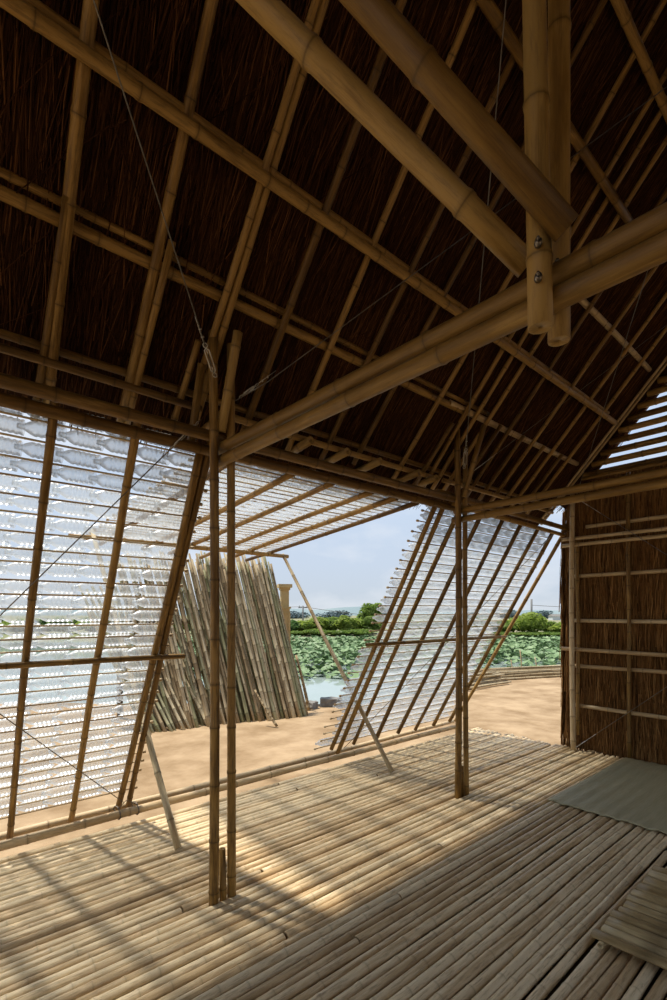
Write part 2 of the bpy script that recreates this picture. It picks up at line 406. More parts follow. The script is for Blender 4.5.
# ------------------------------------------------------------------ gable end wall
mb = MB(); ex = V((0, -1, 0)); ed = V((0, 0, -1)); en = V((-1, 0, 0))
WY0 = 2.43; WW = 4.2
org = V((5.66, WY0, 2.98))
sheet(mb, org, ex, ed, WW, 3.0, .07, en, sx=26, sd=1.3)
rr = random.Random(21)
for zt in (3.0, 2.80, 2.46, 2.02, 1.62, 1.16, .72, .34):       # courses, each hanging over the one beneath
    hh = .56
    straws(mb, V((5.655, WY0, zt)), ex, ed, en, 2.6, hh, 900, rr, ln=(.34, .56), lean=.05, lift=(.0, .028), wd=(.004, .011), seedoff=zt)
straws(mb, V((5.65, WY0+.03, 2.7)), V((1, 0, 0)), ed, V((0, 1, 0)), .10, 2.75, 420, rr, ln=(.3, .7), lean=.05, lift=(.0, .03), wd=(.004, .012))
wall = mb.build('wall_right', M['thatch_wall'], smooth=False); tag(wall, 'dark thatched end wall with bamboo battens', kind='structure')
def wpart(nm, p0, p1, r, m='pale', **kw): return pole(nm, p0, p1, r, None, m, parent=wall, **kw)
for yv, z0, z1 in ((2.285, .15, 2.3), (1.77, -.02, 3.0), (1.28, -.02, 3.0), (.8, -.02, 3.0)): wpart('batten', (5.575, yv-.01, z0), (5.575, yv, z1), .019, 'frame', bow=.008, wob=.004)
for z, ya in ((2.45, 2.2), (1.91, 2.36), (1.415, 2.36), (.907, 2.36), (.47, 2.36)): wpart('batten', (5.61, ya, z), (5.61, -1.5, z+.01), .021, 'pale', bow=.01)
wpart('batten', (5.54, 2.44, 1.10), (5.53, -1.5, 1.09), .021, 'pale', bow=.012)
for z in (2.325, 2.255): wpart('batten', (5.54, 2.43, z), (5.54, -1.5, z), .02, 'pale', bow=.006)

mb = MB(); sd_ = V((0, 1, -K)).normalized(); gi = V((0, -K, -1)).normalized()
sheet(mb, V((5.60, YR, ZR))-gi*.06, sd_, gi, 2.9, .14, .05, V((-1, 0, 0)), sx=26)
straws(mb, V((5.595, YR, ZR))-gi*.06, gi, sd_, V((-1, 0, 0)), .14, 2.9, 600, rr, ln=(.2, .6), lean=.05, wd=(.003, .008))
tag(mb.build('trim_gable', M['thatch'], smooth=False), 'thatch edging along the gable end under the roof', kind='structure')
# gable slats above the end wall
g = 'horizontal slats closing the gable'
for i in range(18):
    z = 3.005+.0975*i
    yl = (CR-.02-z)/K
    if yl < YR+.08: break
    mb = MB(); culm(mb, (5.55, yl-.02, z), (5.55, 2*YR-yl+.02, z+.01), .031, .030, rng=RND, node=.4, seg=10)
    o = mb.build('gable_slat', M['frame'], origin=(5.55, YR, z))
    tag(o, 'dark bamboo gable slat, %s against the sky' % ('lowest, just over the triple rails' if i == 0 else 'number %d counting up from the lowest,' % (i+1)), 'slat', g)

# ------------------------------------------------------------------ posts, beams, ties
def bpost(x, y, z1, r, lbl, m='frame', **kw):
    pole('bamboo_post', (x, y, -.02), (x+kw.pop('dx', 0), y+.01, z1), r, r*.9, m, lbl, 'post', 'posts along the open side', **kw)
bpost(1.182, 2.30, 2.96, .0255, 'near pair of round bamboo posts, the left one', bow=.008)
bpost(1.286, 2.30, 2.93, .0235, 'near pair of round bamboo posts, the right one', bow=.006)
bpost(1.236, 2.30, .26, .019, 'short bamboo stub clamped between the feet of the near pair of posts')
bpost(3.371, 2.32, 3.02, .027, 'middle pair of bamboo posts, the thicker left one', bow=.012)
bpost(3.478, 2.31, 2.88, .022, 'middle pair of bamboo posts, the thinner right one', bow=.008)
bpost(3.425, 2.315, .24, .019, 'short bamboo stub between the feet of the middle pair of posts')
bpost(5.50, 2.29, 2.80, .028, m='pale', lbl='pale bamboo corner post standing in front of the thatched end wall', bow=.015, dx=.0)
# beams that run the length of the building
EX0, EX1 = -3.0, 5.75
pole('eave_beam', (-1.1, 2.365, 2.452), (3.55, 2.355, 2.44), .031, .027, 'frame', 'upper of the two long eave beams, its near length up to the middle posts', 'beam', 'eave beams', bow=.010)
pole('eave_beam', (3.2, 2.40, 2.475), (5.98, 2.385, 2.44), .029, .024, 'frame', 'upper eave beam, its far length from the middle posts to the corner post', 'beam', 'eave beams', bow=.010)
pole('eave_beam', (-1.1, 2.47, 2.415), (1.33, 2.475, 2.397), .031, .030, 'frame', 'lower of the two eave beams, near length over the left bottle panel', 'beam', 'eave beams')
pole('eave_beam', (1.30, 2.45, 2.392), (3.6, 2.465, 2.402), .030, .028, 'frame', 'lower eave beam, middle length over the raised awning', 'beam', 'eave beams')
pole('eave_beam', (3.45, 2.45, 2.43), (5.92, 2.45, 2.385), .025, .02, 'frame', 'lower eave beam, far length over the right bottle panel', 'beam', 'eave beams')
def tiepair(x, xk, zt, r, nm):
    for k, (dz, w) in enumerate(((.0, 'upper'), (-.073, 'lower'))):
        pole('tie_beam', (x, 2.385+(.02 if k else 0), zt+dz-.01), (xk+.03, -1.3, zt+dz+.02), r*.88, r*1.1, 'beam', '%s pole of the double tie beam from the %s posts across the building' % (w, nm), 'beam', 'tie beams', bow=.008, node=.42)
tiepair(1.236, 1.27, 2.383, .031, 'near')
tiepair(3.425, 3.45, 2.355, .031, 'middle')
pole('tie_beam', (5.5, 2.25, 2.86), (5.5, -1.2, 2.86), .03, .03, 'beam', 'upper rail of the gable end, under the slats', 'beam', 'gable rails', node=.4)
pole('tie_beam', (5.48, 2.19, 2.95), (5.48, -1.1, 2.955), .022, .022, 'frame', 'thin topmost rail directly under the gable slats', 'beam', 'gable rails', node=.4)
# king posts of the near truss, seen hanging from the ridge
def king(x, y, z0, z1, r, lbl, lean=0):
    root = pole('king_post', (x, y, z0), (x-.038*lean, y+.033*lean, z1), r, r*(.98-.14*lean), 'beam', lbl, 'post', 'hanging king posts', hole=.22, node=.45)
    for k in range(3):
        mb = MB(); zz = .10+.085*k
        tube(mb, [(-.035*1.1*.9, -.01, zz), (-.048, -.018, zz)], .009, 8); tube(mb, [(-.046, -.0175, zz), (-.060, -.023, zz)], .004, 6)
        mb.build('bolt', M['steel'], root)
    return root
king(1.195, .578, 2.218, 4.8, .0300, 'nearer of the two hanging king posts with a small hole in its sawn end', 1)
king(1.348, .600, 2.250, 4.8, .0290, 'farther of the two hanging king posts, behind the tie beams')
for x in (3.38, 3.52): pole('king_post', (x, .59, 2.24), (x, .59, 4.8), .031, .03, 'beam', 'hanging king post of the middle truss, %s one' % ('nearer' if x < 3.4 else 'farther'), 'post', 'hanging king posts')
# thick struts from the foot of the king posts up to the roof
pole('long_pole', (1.183, .508, 2.418), (-.27, 1.36, 3.87), .033, .033, 'beam', 'thick slanting pole overhead ending in front of the king post, the right one', 'beam', 'thick poles overhead', node=.62)
pole('long_pole', (1.276, .655, 2.452), (-.08, 1.50, 3.73), .033, .033, 'beam', 'thick slanting pole overhead ending behind the king post, the left one', 'beam', 'thick poles overhead', node=.55)
pole('ridge_pole', (X0R, YR, ZR-.03), (X1R, YR, ZR-.03), .035, .03, 'frame', 'ridge pole at the top of the roof', 'beam', None)

# purlins
def purlin(y, off, x0, x1, r, lbl, m='frame', **kw):
    a = V((x0, y, 0)); z = CR-K*y+off*NN
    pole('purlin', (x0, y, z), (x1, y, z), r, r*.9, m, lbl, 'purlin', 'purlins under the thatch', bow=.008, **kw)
purlin(1.818, -.040, -1.0, 5.35, .027, 'long purlin from the top left corner, passing in front of the rafters')
purlin(1.832, .012, -1.0, 5.2, .018, 'thinner purlin lying just above the long one from the top left corner')
purlin(2.217, .045, -1.0, 3.3, .027, 'second purlin up from the eave, behind the rafters, near length')
purlin(2.212, .047, 3.1, 5.40, .026, 'second purlin up from the eave, behind the rafters, far length', 'pale')
purlin(2.185, .055, -1.0, 3.6, .018, 'thin purlin doubled against the second purlin from the eave')
purlin(1.534, .045, 3.3, 5.40, .024, 'pale purlin seen behind the ends of the king posts', 'pale')
purlin(1.160, -.040, -1.0, 3.75, .027, 'purlin high on the slope crossing behind the king posts')
purlin(.868, -.035, .5, 5.4, .025, 'highest purlin, in the top right corner')
purlin(2.524, -.030, -1.0, 1.22, .021, 'front pole of the eave purlin, near length over the left panel')
purlin(2.522, -.030, 1.42, 3.3, .021, 'front pole of the eave purlin, length over the awning')
purlin(2.522, -.030, 3.45, 5.5, .019, 'front pole of the eave purlin, length beyond the middle posts')
purlin(2.545, .040, -1.0, 5.45, .020, 'back pole of the eave purlin, against the thatch')

# rafters
RAF = [(.46, .50, 2.72, .026), (.815, .84, 2.70, .024), (1.172, 1.175, 2.42, .018), (1.215, 1.222, 2.62, .022), (1.52, 1.53, 2.62, .0215), (1.865, 1.88, 2.62, .0195),
       (2.19, 2.17, 2.62, .019), (2.52, 2.46, 2.60, .019), (2.92, 2.92, 2.62, .019), (3.27, 3.30, 2.62, .018), (3.40, 3.42, 2.62, .018), (3.58, 3.57, 2.62, .018), (3.92, 3.92, 2.62, .018),
       (4.33, 4.33, 2.62, .018), (4.72, 4.72, 2.62, .018), (5.08, 5.08, 2.62, .018), (-.55, -.55, 2.7, .022), (-.15, -.15, 2.7, .022), (.12, .12, 2.7, .022)]
words = ['leftmost rafter in view, crossing the top left corner', 'second rafter from the left', 'left pole of the doubled rafter over the near posts', 'right pole of the doubled rafter over the near posts',
         'first single rafter right of the near posts', 'second single rafter right of the near posts', 'third single rafter right of the near posts', 'fourth single rafter right of the near posts',
         'last single rafter before the middle posts', 'left of the three close rafters over the middle posts', 'centre of the three close rafters over the middle posts', 'right of the three close rafters over the middle posts',
         'first rafter beyond the middle posts', 'second rafter beyond the middle posts', 'third rafter beyond the middle posts', 'last rafter before the gable end',
         'rafter over the viewpoint, farthest left of the frame', 'rafter over the viewpoint, left of the frame', 'rafter just left of the frame']
for (xt, xb, yb, r), wd in zip(RAF, words):
    if xb < 0: continue
    xe = xt+(xt-xb)/.35*1.0*.3
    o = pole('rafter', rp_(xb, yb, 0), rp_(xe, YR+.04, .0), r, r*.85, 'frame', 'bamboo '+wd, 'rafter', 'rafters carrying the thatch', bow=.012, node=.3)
# lapped lower lengths of rafters, seen between the second purlin and the eave
for x, y0, y1, wd in ((.452, 2.12, 2.74, 'against the leftmost rafter'), (.865, 2.10, 2.74, 'beside the second rafter from the left'), (1.10, 2.33, 2.66, 'left of the near posts'), (3.74, 2.16, 2.62, 'first beyond the middle posts'), (4.12, 2.16, 2.62, 'second beyond the middle posts'), (4.52, 2.16, 2.62, 'third beyond the middle posts'), (4.90, 2.16, 2.62, 'last before the gable'), (3.18, 2.25, 2.62, 'just left of the middle posts')):
    pole('rafter_lap', rp_(x, y1, -.01), rp_(x+.01, y0, -.01), .018, .017, 'frame', 'short bamboo pole lapping a rafter foot, %s' % wd, 'rafter', 'short lapping poles at the eave')
# verge rafters at the gable
for off, y0 in ((-.02, 2.62), (.05, 2.66)):
    pole('verge_rafter', rp_(5.44+off, y0, -.015), rp_(5.44+off, YR+.05, -.015), .014, .012, 'pale', 'thin pale pole along the gable edge of the roof, %s' % ('nearer one' if off < 0 else 'farther one'), 'rafter', 'verge poles')
# stubs tying rafter feet to the eave beam
for x, wd in ((1.30, 'at the near posts'), (1.62, 'under the first single rafter right of the near posts'), (1.92, 'under the second single rafter right of the near posts'), (2.24, 'under the third single rafter right of the near posts'), (2.56, 'under the fourth single rafter right of the near posts'), (3.0, 'left of the middle posts'), (3.22, 'at the middle posts')):
    pole('rafter_stub', (x, 2.42, 2.60), (x+.01, 2.70, 2.575), .026, .026, 'beam', 'short thick bamboo stub %s' % wd, 'stub', 'stubs tying the rafter feet', node=.5, hole=.3)
# raking pole from the near posts to the rafter
pole('raking_pole', (1.225, 2.30, 2.45), (1.255, 2.18, 2.93), .024, .024, 'beam', 'short raking bamboo strut rising between the near posts', 'strut', 'raking struts')
pole('raking_pole', (1.15, 2.50, 2.42), (1.145, 2.36, 2.80), .022, .022, 'frame', 'short strut behind the near posts leaning to the thatch', 'strut', 'raking struts')
pole('raking_pole', (3.42, 2.30, 2.45), (3.50, 2.16, 3.02), .022, .022, 'beam', 'short raking bamboo strut rising between the middle posts', 'strut', 'raking struts')

# ------------------------------------------------------------------ sills
pole('sill_pole', (-1.6, 3.655, .03), (5.35, 3.69, .03), .032, .027, 'pale', 'inner and lower of the two long bamboo sill poles at the floor edge', 'sill', 'sill poles', bow=.012, wob=.004, node=.34)
pole('sill_pole', (-1.6, 3.79, .055), (5.45, 3.83, .055), .026, .024, 'pale', 'outer of the two long bamboo sill poles, behind the panel feet', 'sill', 'sill poles', bow=.012, wob=.004, node=.34)

# ------------------------------------------------------------------ bottle panels
def bottle_profile():
    p = [(0.0, .0), (0.0, .0115), (.020, .0125), (.026, .0135), (.050, .0275), (.066, .0345)]
    x = .076
    while x < .185: p += [(x, .0365), (x+.006, .0335), (x+.012, .0335), (x+.018, .0365)]; x += .0235
    p += [(.196, .036)]
    return p
BP = bottle_profile()
def bottle_mesh(mb, O, ex, a, b, seg=12, flat=1.0):
    vs = []; fs = []
    for x, r in BP:
        for j in range(seg):
            th = 2*math.pi*j/seg; vs.append(O+ex*x+(a*math.cos(th)+b*math.sin(th)*flat)*r)
    for i in range(len(BP)-1):
        for j in range(seg):
            j2 = (j+1) % seg; fs.append((i*seg+j, i*seg+j2, (i+1)*seg+j2, (i+1)*seg+j))
    mb.add(vs, fs)
EXV = V((1, 0, 0))
PITCH = .168; ROW = .0885
def panel(name, O, et, en, poles, rowx, nrows, label, group, rails=(), pr=.022, maxb=100, seed=1, rod_over=.05, polet=(0, 2.66), t0=.03, flip=1):
    rng = random.Random(seed)
    root = empty(name, tuple(O)); tag(root, label, 'bottle screen', group)
    rel = lambda p: p-V(O)
    for q in poles:
        xt, xb = q[0], q[1]; ta, tb = (q[2], q[3]) if len(q) > 2 else polet
        mb = MB(); culm(mb, et*ta+EXV*xt, et*tb+EXV*xb, pr*rng.uniform(.9, 1.05), pr*rng.uniform(.85, 1.05), rng=rng, bow=.008, wob=.003)
        mb.build('pole', M['frame'], root)
    for (x0, x1, t, off, r) in rails:
        mb = MB(); culm(mb, et*t+EXV*x0+en*off, et*t+EXV*x1+en*off, r, r*.95, rng=rng, bow=.006); mb.build('rail', M['frame'], root)
    # bottle prototype
    bm = MB(); bottle_mesh(bm, V((0, 0, 0)), EXV, et, en)
    me = None; cand = []
    offn = pr+.030
    for k in range(nrows):
        t = t0+ROW*k+rng.uniform(-.006, .006); x0, x1 = rowx(k, rng)
        mb = MB(); skew = rng.uniform(-.008, .008)
        culm(mb, et*(t+.043)+EXV*(x0-rod_over)+en*(pr+.006), et*(t+.043+skew)+EXV*(x1+rod_over)+en*(pr+.006), .0054, .0050, rng=rng, seg=7, node=.2, bulge=1.15, wob=.003, bow=.006, caps=False)
        for xe in (x0-rod_over, x1+rod_over): tube(mb, [et*(t+.043+(skew if xe > x0 else 0))+EXV*(xe-.009)+en*(pr+.006), et*(t+.043+(skew if xe > x0 else 0))+EXV*(xe+.009)+en*(pr+.006)], .0105, 8)
        rod = mb.build('rod', M['rod'], root)
        x = x1-.03 if flip > 0 else x1-.03
        while x-.19 > x0-.03:
            cand.append((k, rod, x-.19, t+rng.uniform(-.004, .004), rng.uniform(0, 6.28), rng.uniform(-.03, .03)))
            x -= PITCH
    camp = V((0, 0, 1.5))
    def vis(c):
        P = V(O)+EXV*c[2]+et*c[3]+en*offn; q = P-camp; d = q.dot(FWD)
        if d < .3: return 1e9
        u = 333.5+F_PX*q.dot(RGT)/d
        return d if -15 < u < 690 else 500+d
    cand.sort(key=vis)
    rest = MB(); first = None
    for i, (k, rod, x, t, ro, tilt) in enumerate(cand):
        mt = Matrix.Translation(EXV*x+et*t+en*offn) @ Matrix.Rotation(tilt, 4, en) @ Matrix.Rotation(ro, 4, 'X')
        if i < maxb:
            if first is None:
                first = bm.build('bottle', M['plastic'], rod); o = first
            else:
                o = first.copy(); o.parent = rod; COL.objects.link(o)
            o.matrix_local = mt
        else:
            rest.add([mt @ V(q) for q in bm.v], bm.f)
    if rest.v:
        o = rest.build('bottles', M['plastic'], root); o['kind'] = 'stuff'
    return root
WT = V((0, 1.25, -2.35)).normalized(); WN = V((0, 2.35, 1.25)).normalized()
LT = 2.66
gp = 'panels of clear plastic bottles'
panel('bottle_screen', V((0, 2.50, 2.40)), WT, WN,
      [(.49, .485, -.12, LT+.02), (.857, .842, -.10, LT+.02), (1.205, 1.153, 0, LT-.01), (1.255, 1.228, -.06, LT+.01), (.12, .12, 0, LT)],
      lambda k, g: (-.35, 1.245-.0012*k+g.uniform(-.012, .012)), 29, 'left leaning wall panel of clear plastic bottle rows, from the floor sill to the eave', gp,
      rails=[(-.4, 1.375, 1.325, -.036, .018)], seed=4, t0=.0)
panel('bottle_screen', V((0, 2.50, 2.40)), WT, WN,
      [(3.31, 3.205, -.02, LT-.08), (3.418, 3.32, -.05, LT), (3.655, 3.515, -.05, LT-.08), (3.995, 3.86, -.03, LT-.08), (4.373, 4.215, -.03, LT-.08), (4.728, 4.533, -.03, LT-.06), (5.108, 4.884, -.03, LT-.06), (5.453, 5.22, -.03, LT-.06), (5.71, 5.36, -.03, LT-.04)],
      lambda k, g: (3.24-.0065*k+g.uniform(-.02, .02), 5.50-.009*k+g.uniform(-.02, .02)), 29, 'right leaning wall panel of bottle rows with a ragged left edge, behind the middle posts', gp,
      rails=[(3.09, 5.49, 1.325, -.036, .018)], seed=9, rod_over=.035)
AT = V((0, 2.5, -.2)).normalized(); AN = V((0, .2, 2.5)).normalized()
aw = panel('bottle_awning', V((0, 2.50, 2.40)), AT, AN,
      [(1.42, 1.42, .02, 2.66), (1.855, 1.86, .02, 2.72), (2.195, 2.205, .02, 2.85), (2.58, 2.62, .02, 2.95), (2.85, 2.95, .02, 2.85), (3.105, 3.21, .02, 2.88)],
      lambda k, g: (1.30+g.uniform(-.02, .02), 3.16+.004*k+g.uniform(-.01, .01)), 29, 'raised awning panel of plastic bottle rows propped open over the yard', gp,
      rails=[(1.05, 3.42, 2.27, -.040, .024)], seed=13, rod_over=.045, t0=.10)

# props that hold the awning up
gprop = 'slanting props under the awning'
pole('awning_prop', (1.275, 2.961, .012), (1.215, 4.66, 2.235), .022, .018, 'weathered', 'slanting prop pole whose foot stands left of the near posts', 'prop', gprop)
pole('awning_prop', (3.401, 3.067, .012), (3.36, 4.78, 2.20), .022, .018, 'weathered', 'slanting prop pole at the right corner of the awning, its foot before the right panel', 'prop', gprop)

# ------------------------------------------------------------------ bracing wires
def wire(name, pts, r, lbl, m='steel', grp='steel bracing wires', fit=None):
    mb = MB(); P0 = V(pts[0]); tube(mb, pts, r, 6)
    root = mb.build(name, M[m], origin=P0); tag(root, lbl, 'wire', grp)
    if fit is not None:         # turnbuckle with two eyes and a frame, near the post end
        a = V(pts[0]); d = (V(pts[-1])-a).normalized(); u, v = frame_of(d)
        s0, s1 = fit
        mb = MB()
        A = d*s0; B = d*s1
        for sg in (-1, 1): tube(mb, [A, A+u*sg*.012+d*.012, B+u*sg*.012-d*.012, B], .0036, 6)
        tube(mb, [A+d*.01, A+d*.03], .0035, 6); tube(mb, [B-d*.03, B-d*.01], .0035, 6)
        for c in (A-d*.012, B+d*.012):
            tube(mb, [c+(d*math.cos(t)+u*math.sin(t))*.011 for t in [i*math.pi/5 for i in range(11)]], .0025, 5)
        mb.build('turnbuckle', M['galv'], root)
        mb = MB()
        for k in range(2):
            c = B+d*(.05+.035*k); tube(mb, [c-u*.007, c+u*.007], .004, 6)
        q = B+d*.14; tube(mb, [B+d*.02+u*.004, q+u*.004], .0018, 5)
        mb.build('wire_clip', M['galv'], root)
    return root
KT = V((-2.17, -1.77, 2.2))
p1 = V((1.165, 2.25, 2.70)); p2 = V((3.40, 2.28, 2.68)); p3 = V((5.47, 2.24, 2.80))
wire('bracing_wire', [p1, p1+KT*.97], .0032, 'steel wire with turnbuckle from the near posts up to the top left', fit=(.02, .14))
wire('bracing_wire', [p2, p2+KT*.97], .0032, 'steel wire from the middle posts up behind the long beams', fit=(.02, .16))
wire('bracing_wire', [p3, p3+KT*.97], .0030, 'steel wire rising from the corner post along the gable')
q1 = V((1.29, 2.27, 2.62)); wire('bracing_wire', [q1, V((1.42, 2.16, 2.72)), V((3.45, .60, 4.70))], .0026, 'steel wire from the near posts rising to the right under the thatch', fit=(.05, .13))
q2 = V((3.49, 2.27, 2.66)); wire('bracing_wire', [q2, V((5.6, .60, 4.70))], .0015, 'thin steel wire rising right from the middle posts under the thatch', fit=(.05, .13))
wl = lambda x, t, o=-.05: V((x, 2.5, 2.4))+WT*t+WN*o
wire('bracing_wire', [wl(1.15, -.16), wl(-.25, 1.85)], .003, 'dark wire running down left from the near posts across the left panel', 'rusty', 'wires across the bottle panels', fit=(.04, .2))
wire('bracing_wire', [wl(1.17, 2.56, -.045), wl(-.55, .55, -.045)], .003, 'dark wire rising left from the foot of the left panel', 'rusty', 'wires across the bottle panels')
wire('bracing_wire', [wl(5.40, -.02, -.045), wl(3.33, 2.56, -.045)], .003, 'dark wire across the right bottle panel', 'rusty', 'wires across the bottle panels', fit=(.05, .2))
wire('bracing_wire', [V((5.44, 2.25, 2.76)), V((5.44, -1.2, -.10))], .0035, 'steel wire falling to the right across the end wall from the corner post', 'steel', 'wires across the end wall', fit=(.03, .2))
wire('bracing_wire', [V((5.44, 2.24, .04)), V((5.44, -1.0, 2.95))], .0035, 'steel wire rising right across the end wall from the corner post foot', 'steel', 'wires across the end wall', fit=(.03, .14))
# wire lashing at the foot of the left panel
mb = MB()
for xx in (1.13, 1.26):
    c = V((xx, 3.70, .045)); tube(mb, [c+V((.004*i/8, .075*math.cos(i*.7), .045*math.sin(i*.7))) for i in range(0, 19)], .003, 5)
tube(mb, [(1.13, 3.66, .09), (1.20, 3.70, .12), (1.26, 3.66, .085)], .003, 5)
tag(mb.build('wire_lashing', M['rusty']), 'loops of wire tying the foot of the left panel to the sill', 'wire')

# ------------------------------------------------------------------ things on the floor
# reed mat
mb = MB(); rm = random.Random(2); nx, ny = 44, 40; vs = []; fs = []
def mat_pt(u, v, top):
    x = 3.835+.02*v+(5.60-3.86)*u; y = 1.80-1.62*v
    z = .0045+.0028*math.sin(y*62)*(1)+.006*math.exp(-((v-.34-.03*math.sin(u*7))/.02)**2)+.003*math.sin(u*9+v*4)
    if u < .03: x += .006*math.sin(v*55); z += .002*math.sin(v*70)
    return V((x, y, z+(.004 if top else 0)))
for top in (1, 0):
    for i in range(nx+1):
        for j in range(ny*3+1): vs.append(mat_pt(i/nx, j/(ny*3), top))
nyy = ny*3+1; half = (nx+1)*nyy
for i in range(nx):
    for j in range(nyy-1):
        a_ = i*nyy+j; fs.append((a_, a_+1, a_+nyy+1, a_+nyy)); b_ = a_+half; fs.append((b_, b_+nyy, b_+nyy+1, b_+1))
for j in range(nyy-1):
    fs.append((j, half+j, half+j+1, j+1)); k = nx*nyy; fs.append((k+j, k+j+1, half+k+j+1, half+k+j))
for i in range(nx):
    a_ = i*nyy; fs.append((a_, a_+nyy, half+a_+nyy, half+a_)); a_ = i*nyy+nyy-1; fs.append((a_, half+a_, half+a_+nyy, a_+nyy))
mb.add(vs, fs); tag(mb.build('reed_mat', M['mat']), 'large grey-green woven reed mat lying before the thatched end wall', 'mat')
# low slatted board
root = empty('slatted_board', (2.78, .45, 0)); tag(root, 'slatted split-bamboo board lying on the floor in the bottom right corner', 'board')
rb = random.Random(8)
sx = 2.33-2.78; k = 0
while sx < .46:
    wd_ = rb.uniform(.055, .10); mb = MB(); n = 10; y0 = .435+rb.uniform(-.012, .012); y1 = -.55
    vs = []; fs = []; bc = []; nd = []; S = 14
    for i in range(S+1):
        yy = y0+(y1-y0)*i/S; bul = .002 if i % 5 == 3 else 0
        sk = .055*(y0-yy)
        for j in range(n+1):
            th = math.pi*j/n
            vs.append(V((sx+sk+wd_/2-math.cos(th)*(wd_/2-.002), yy, .034+math.sin(th)*(.012+bul)))); bc.append((yy, math.cos(th)*1.0, math.sin(th))); nd.append(.8 if i % 5 == 3 else 0)
        vs += [V((sx+sk+wd_-.002, yy, .028)), V((sx+sk+.002, yy, .028))]; bc += [(yy, 0, 0)]*2; nd += [0, 0]
    q = n+3
    for i in range(S):
        for j in range(q): fs.append((i*q+j, i*q+(j+1) % q, (i+1)*q+(j+1) % q, (i+1)*q+j))
    fs.append(tuple(reversed(range(q)))); fs.append(tuple(range(S*q, S*q+q)))
    mb.add(vs, fs, bc, nd, rb.random()); mb.build('slat', M['slat'], root); sx += wd_+rb.uniform(.001, .008)
for yy in (.40, -.05, -.5):
    mb = MB(); culm(mb, (-.46, yy, .0135), (.48, yy, .0135), .0135, rng=rb, seg=8); mb.build('bearer', M['slat'], root)

# ------------------------------------------------------------------ the yard
# stack of long poles leaning in a row
lean = random.Random(31); protos = []
gl = 'long bamboo poles leaning in a row outdoors'
def lean_pole(p0, p1, r, green):
    """one of four shared culm meshes, placed so that its foot is at p0 and its top at p1"""
    i = lean.randrange(4)+(4 if green else 0)
    if not protos:
        for k in range(8):
            mb = MB(); culm(mb, (0, 0, 0), (0, 0, 1.0), .0125, .0085, seg=8, rng=lean, node=.11, bow=.006, wob=.002, bulge=1.14)
            me_o = mb.build('leaning_pole', M['green_pole' if k > 3 else 'weathered']); protos.append(me_o.data)
            bpy.data.objects.remove(me_o)
    o = bpy.data.objects.new('leaning_pole', protos[i]); COL.objects.link(o)
    d = V(p1)-V(p0); o.location = p0; ln = d.length; o.rotation_mode = 'QUATERNION'
    o.rotation_quaternion = d.to_track_quat('Z', 'Y') @ Matrix.Rotation(lean.uniform(0, 6.28), 3, 'Z').to_quaternion()
    o.scale = (r/.0115, r/.0115, ln)
    return o
NL = 210
for i in range(NL):
    u = i/(NL-1)
    bx = 146+161*u+lean.uniform(-1.2, 1.2); db = 7.3+1.25*u+lean.uniform(0, .5)*(1 if u < .9 else .4)
    tall = not (u < .45 and lean.random() < .5)
    tx = bx-(40+lean.uniform(-5, 5)) - (24*(1-u) if not tall else 0)
    ty = (560+6*math.sin(i*.9)+lean.uniform(-4, 6)+(4 if u > .9 else 0)) if tall else 560+lean.uniform(20, 60)
    P0 = px(bx, 700, db); P0.z = GZ-.02
    P1 = px(tx, ty, db+.75)
    o = lean_pole(P0, P1, lean.uniform(.020, .030), lean.random() < .28)
    side = 'left' if u < .33 else ('middle' if u < .67 else 'right')
    tag(o, 'weathered bamboo pole leaning in the %s third of the row outdoors' % side, 'pole', 'leaning poles, %s third of the row' % side)
# pieces of wood at the foot of the row
for a_, b_, wd in (((255, 690), (277, 716), 'short broken bamboo pole propped low against the leaning row'),):
    P0 = px(b_[0], b_[1], 7.75); P0.z = GZ+.02; P1 = px(a_[0], a_[1], 8.0)
    o = lean_pole(P0, P1, .02, False); tag(o, wd, 'pole')
# rack the poles lean on
rk = empty('pole_rack', tuple(px(220, 700, 9.2).to_2d().to_3d())); tag(rk, 'rack of dark posts and a rail hidden behind the leaning poles', 'rack')
A_ = px(120, 600, 8.45); B_ = px(268, 600, 9.55); O_ = rk.location.copy()
mb = MB(); culm(mb, V((A_.x, A_.y, 1.35))-O_, V((B_.x, B_.y, 1.35))-O_, .05, rng=lean); mb.build('rail', M['bark'], rk)
for q in (A_, (A_+B_)/2, B_):
    mb = MB(); culm(mb, V((q.x, q.y, GZ-.1))-O_, V((q.x, q.y, 1.33))-O_, .05, rng=lean); mb.build('leg', M['bark'], rk)
# low wall / slab corner behind the leaning row: square yellow gate pillar
P = px(284.5, 613, 10.0); pr = empty('gate_pillar', (P.x, P.y, GZ)); tag(pr, 'yellow rendered gate pillar with a moulded cap behind the leaning poles', 'pillar')
pr.rotation_euler.z = math.atan2(FWD.y, FWD.x)+.25
H = 2.42; pr.scale = (.74, .74, 1)
mb = MB(); box(mb, (-.13, -.13, -.1), (.13, .13, H-.50)); mb.build('shaft', M['yellow'], pr, smooth=False)
mb = MB()
for s in (-1, 1):
    box(mb, (-.145, s*.10-.015, .1), (-.128, s*.10+.015, H-.56)); box(mb, (s*.10-.015, -.145, .1), (s*.10+.015, -.128, H-.56))
box(mb, (-.145, -.115, H-.59), (-.128, .115, H-.56)); box(mb, (-.115, -.145, H-.59), (.115, -.128, H-.56)); mb.build('panel_moulding', M['yellow_light'], pr, smooth=False)
mb = MB(); box(mb, (-.16, -.16, H-.50), (.16, .16, H-.46)); box(mb, (-.11, -.11, H-.46), (.11, .11, H-.10)); box(mb, (-.14, -.14, H-.12), (.14, .14, H-.07)); box(mb, (-.19, -.19, H-.07), (.19, .19, H))
mb.build('cap', M['yellow_light'], pr, smooth=False)
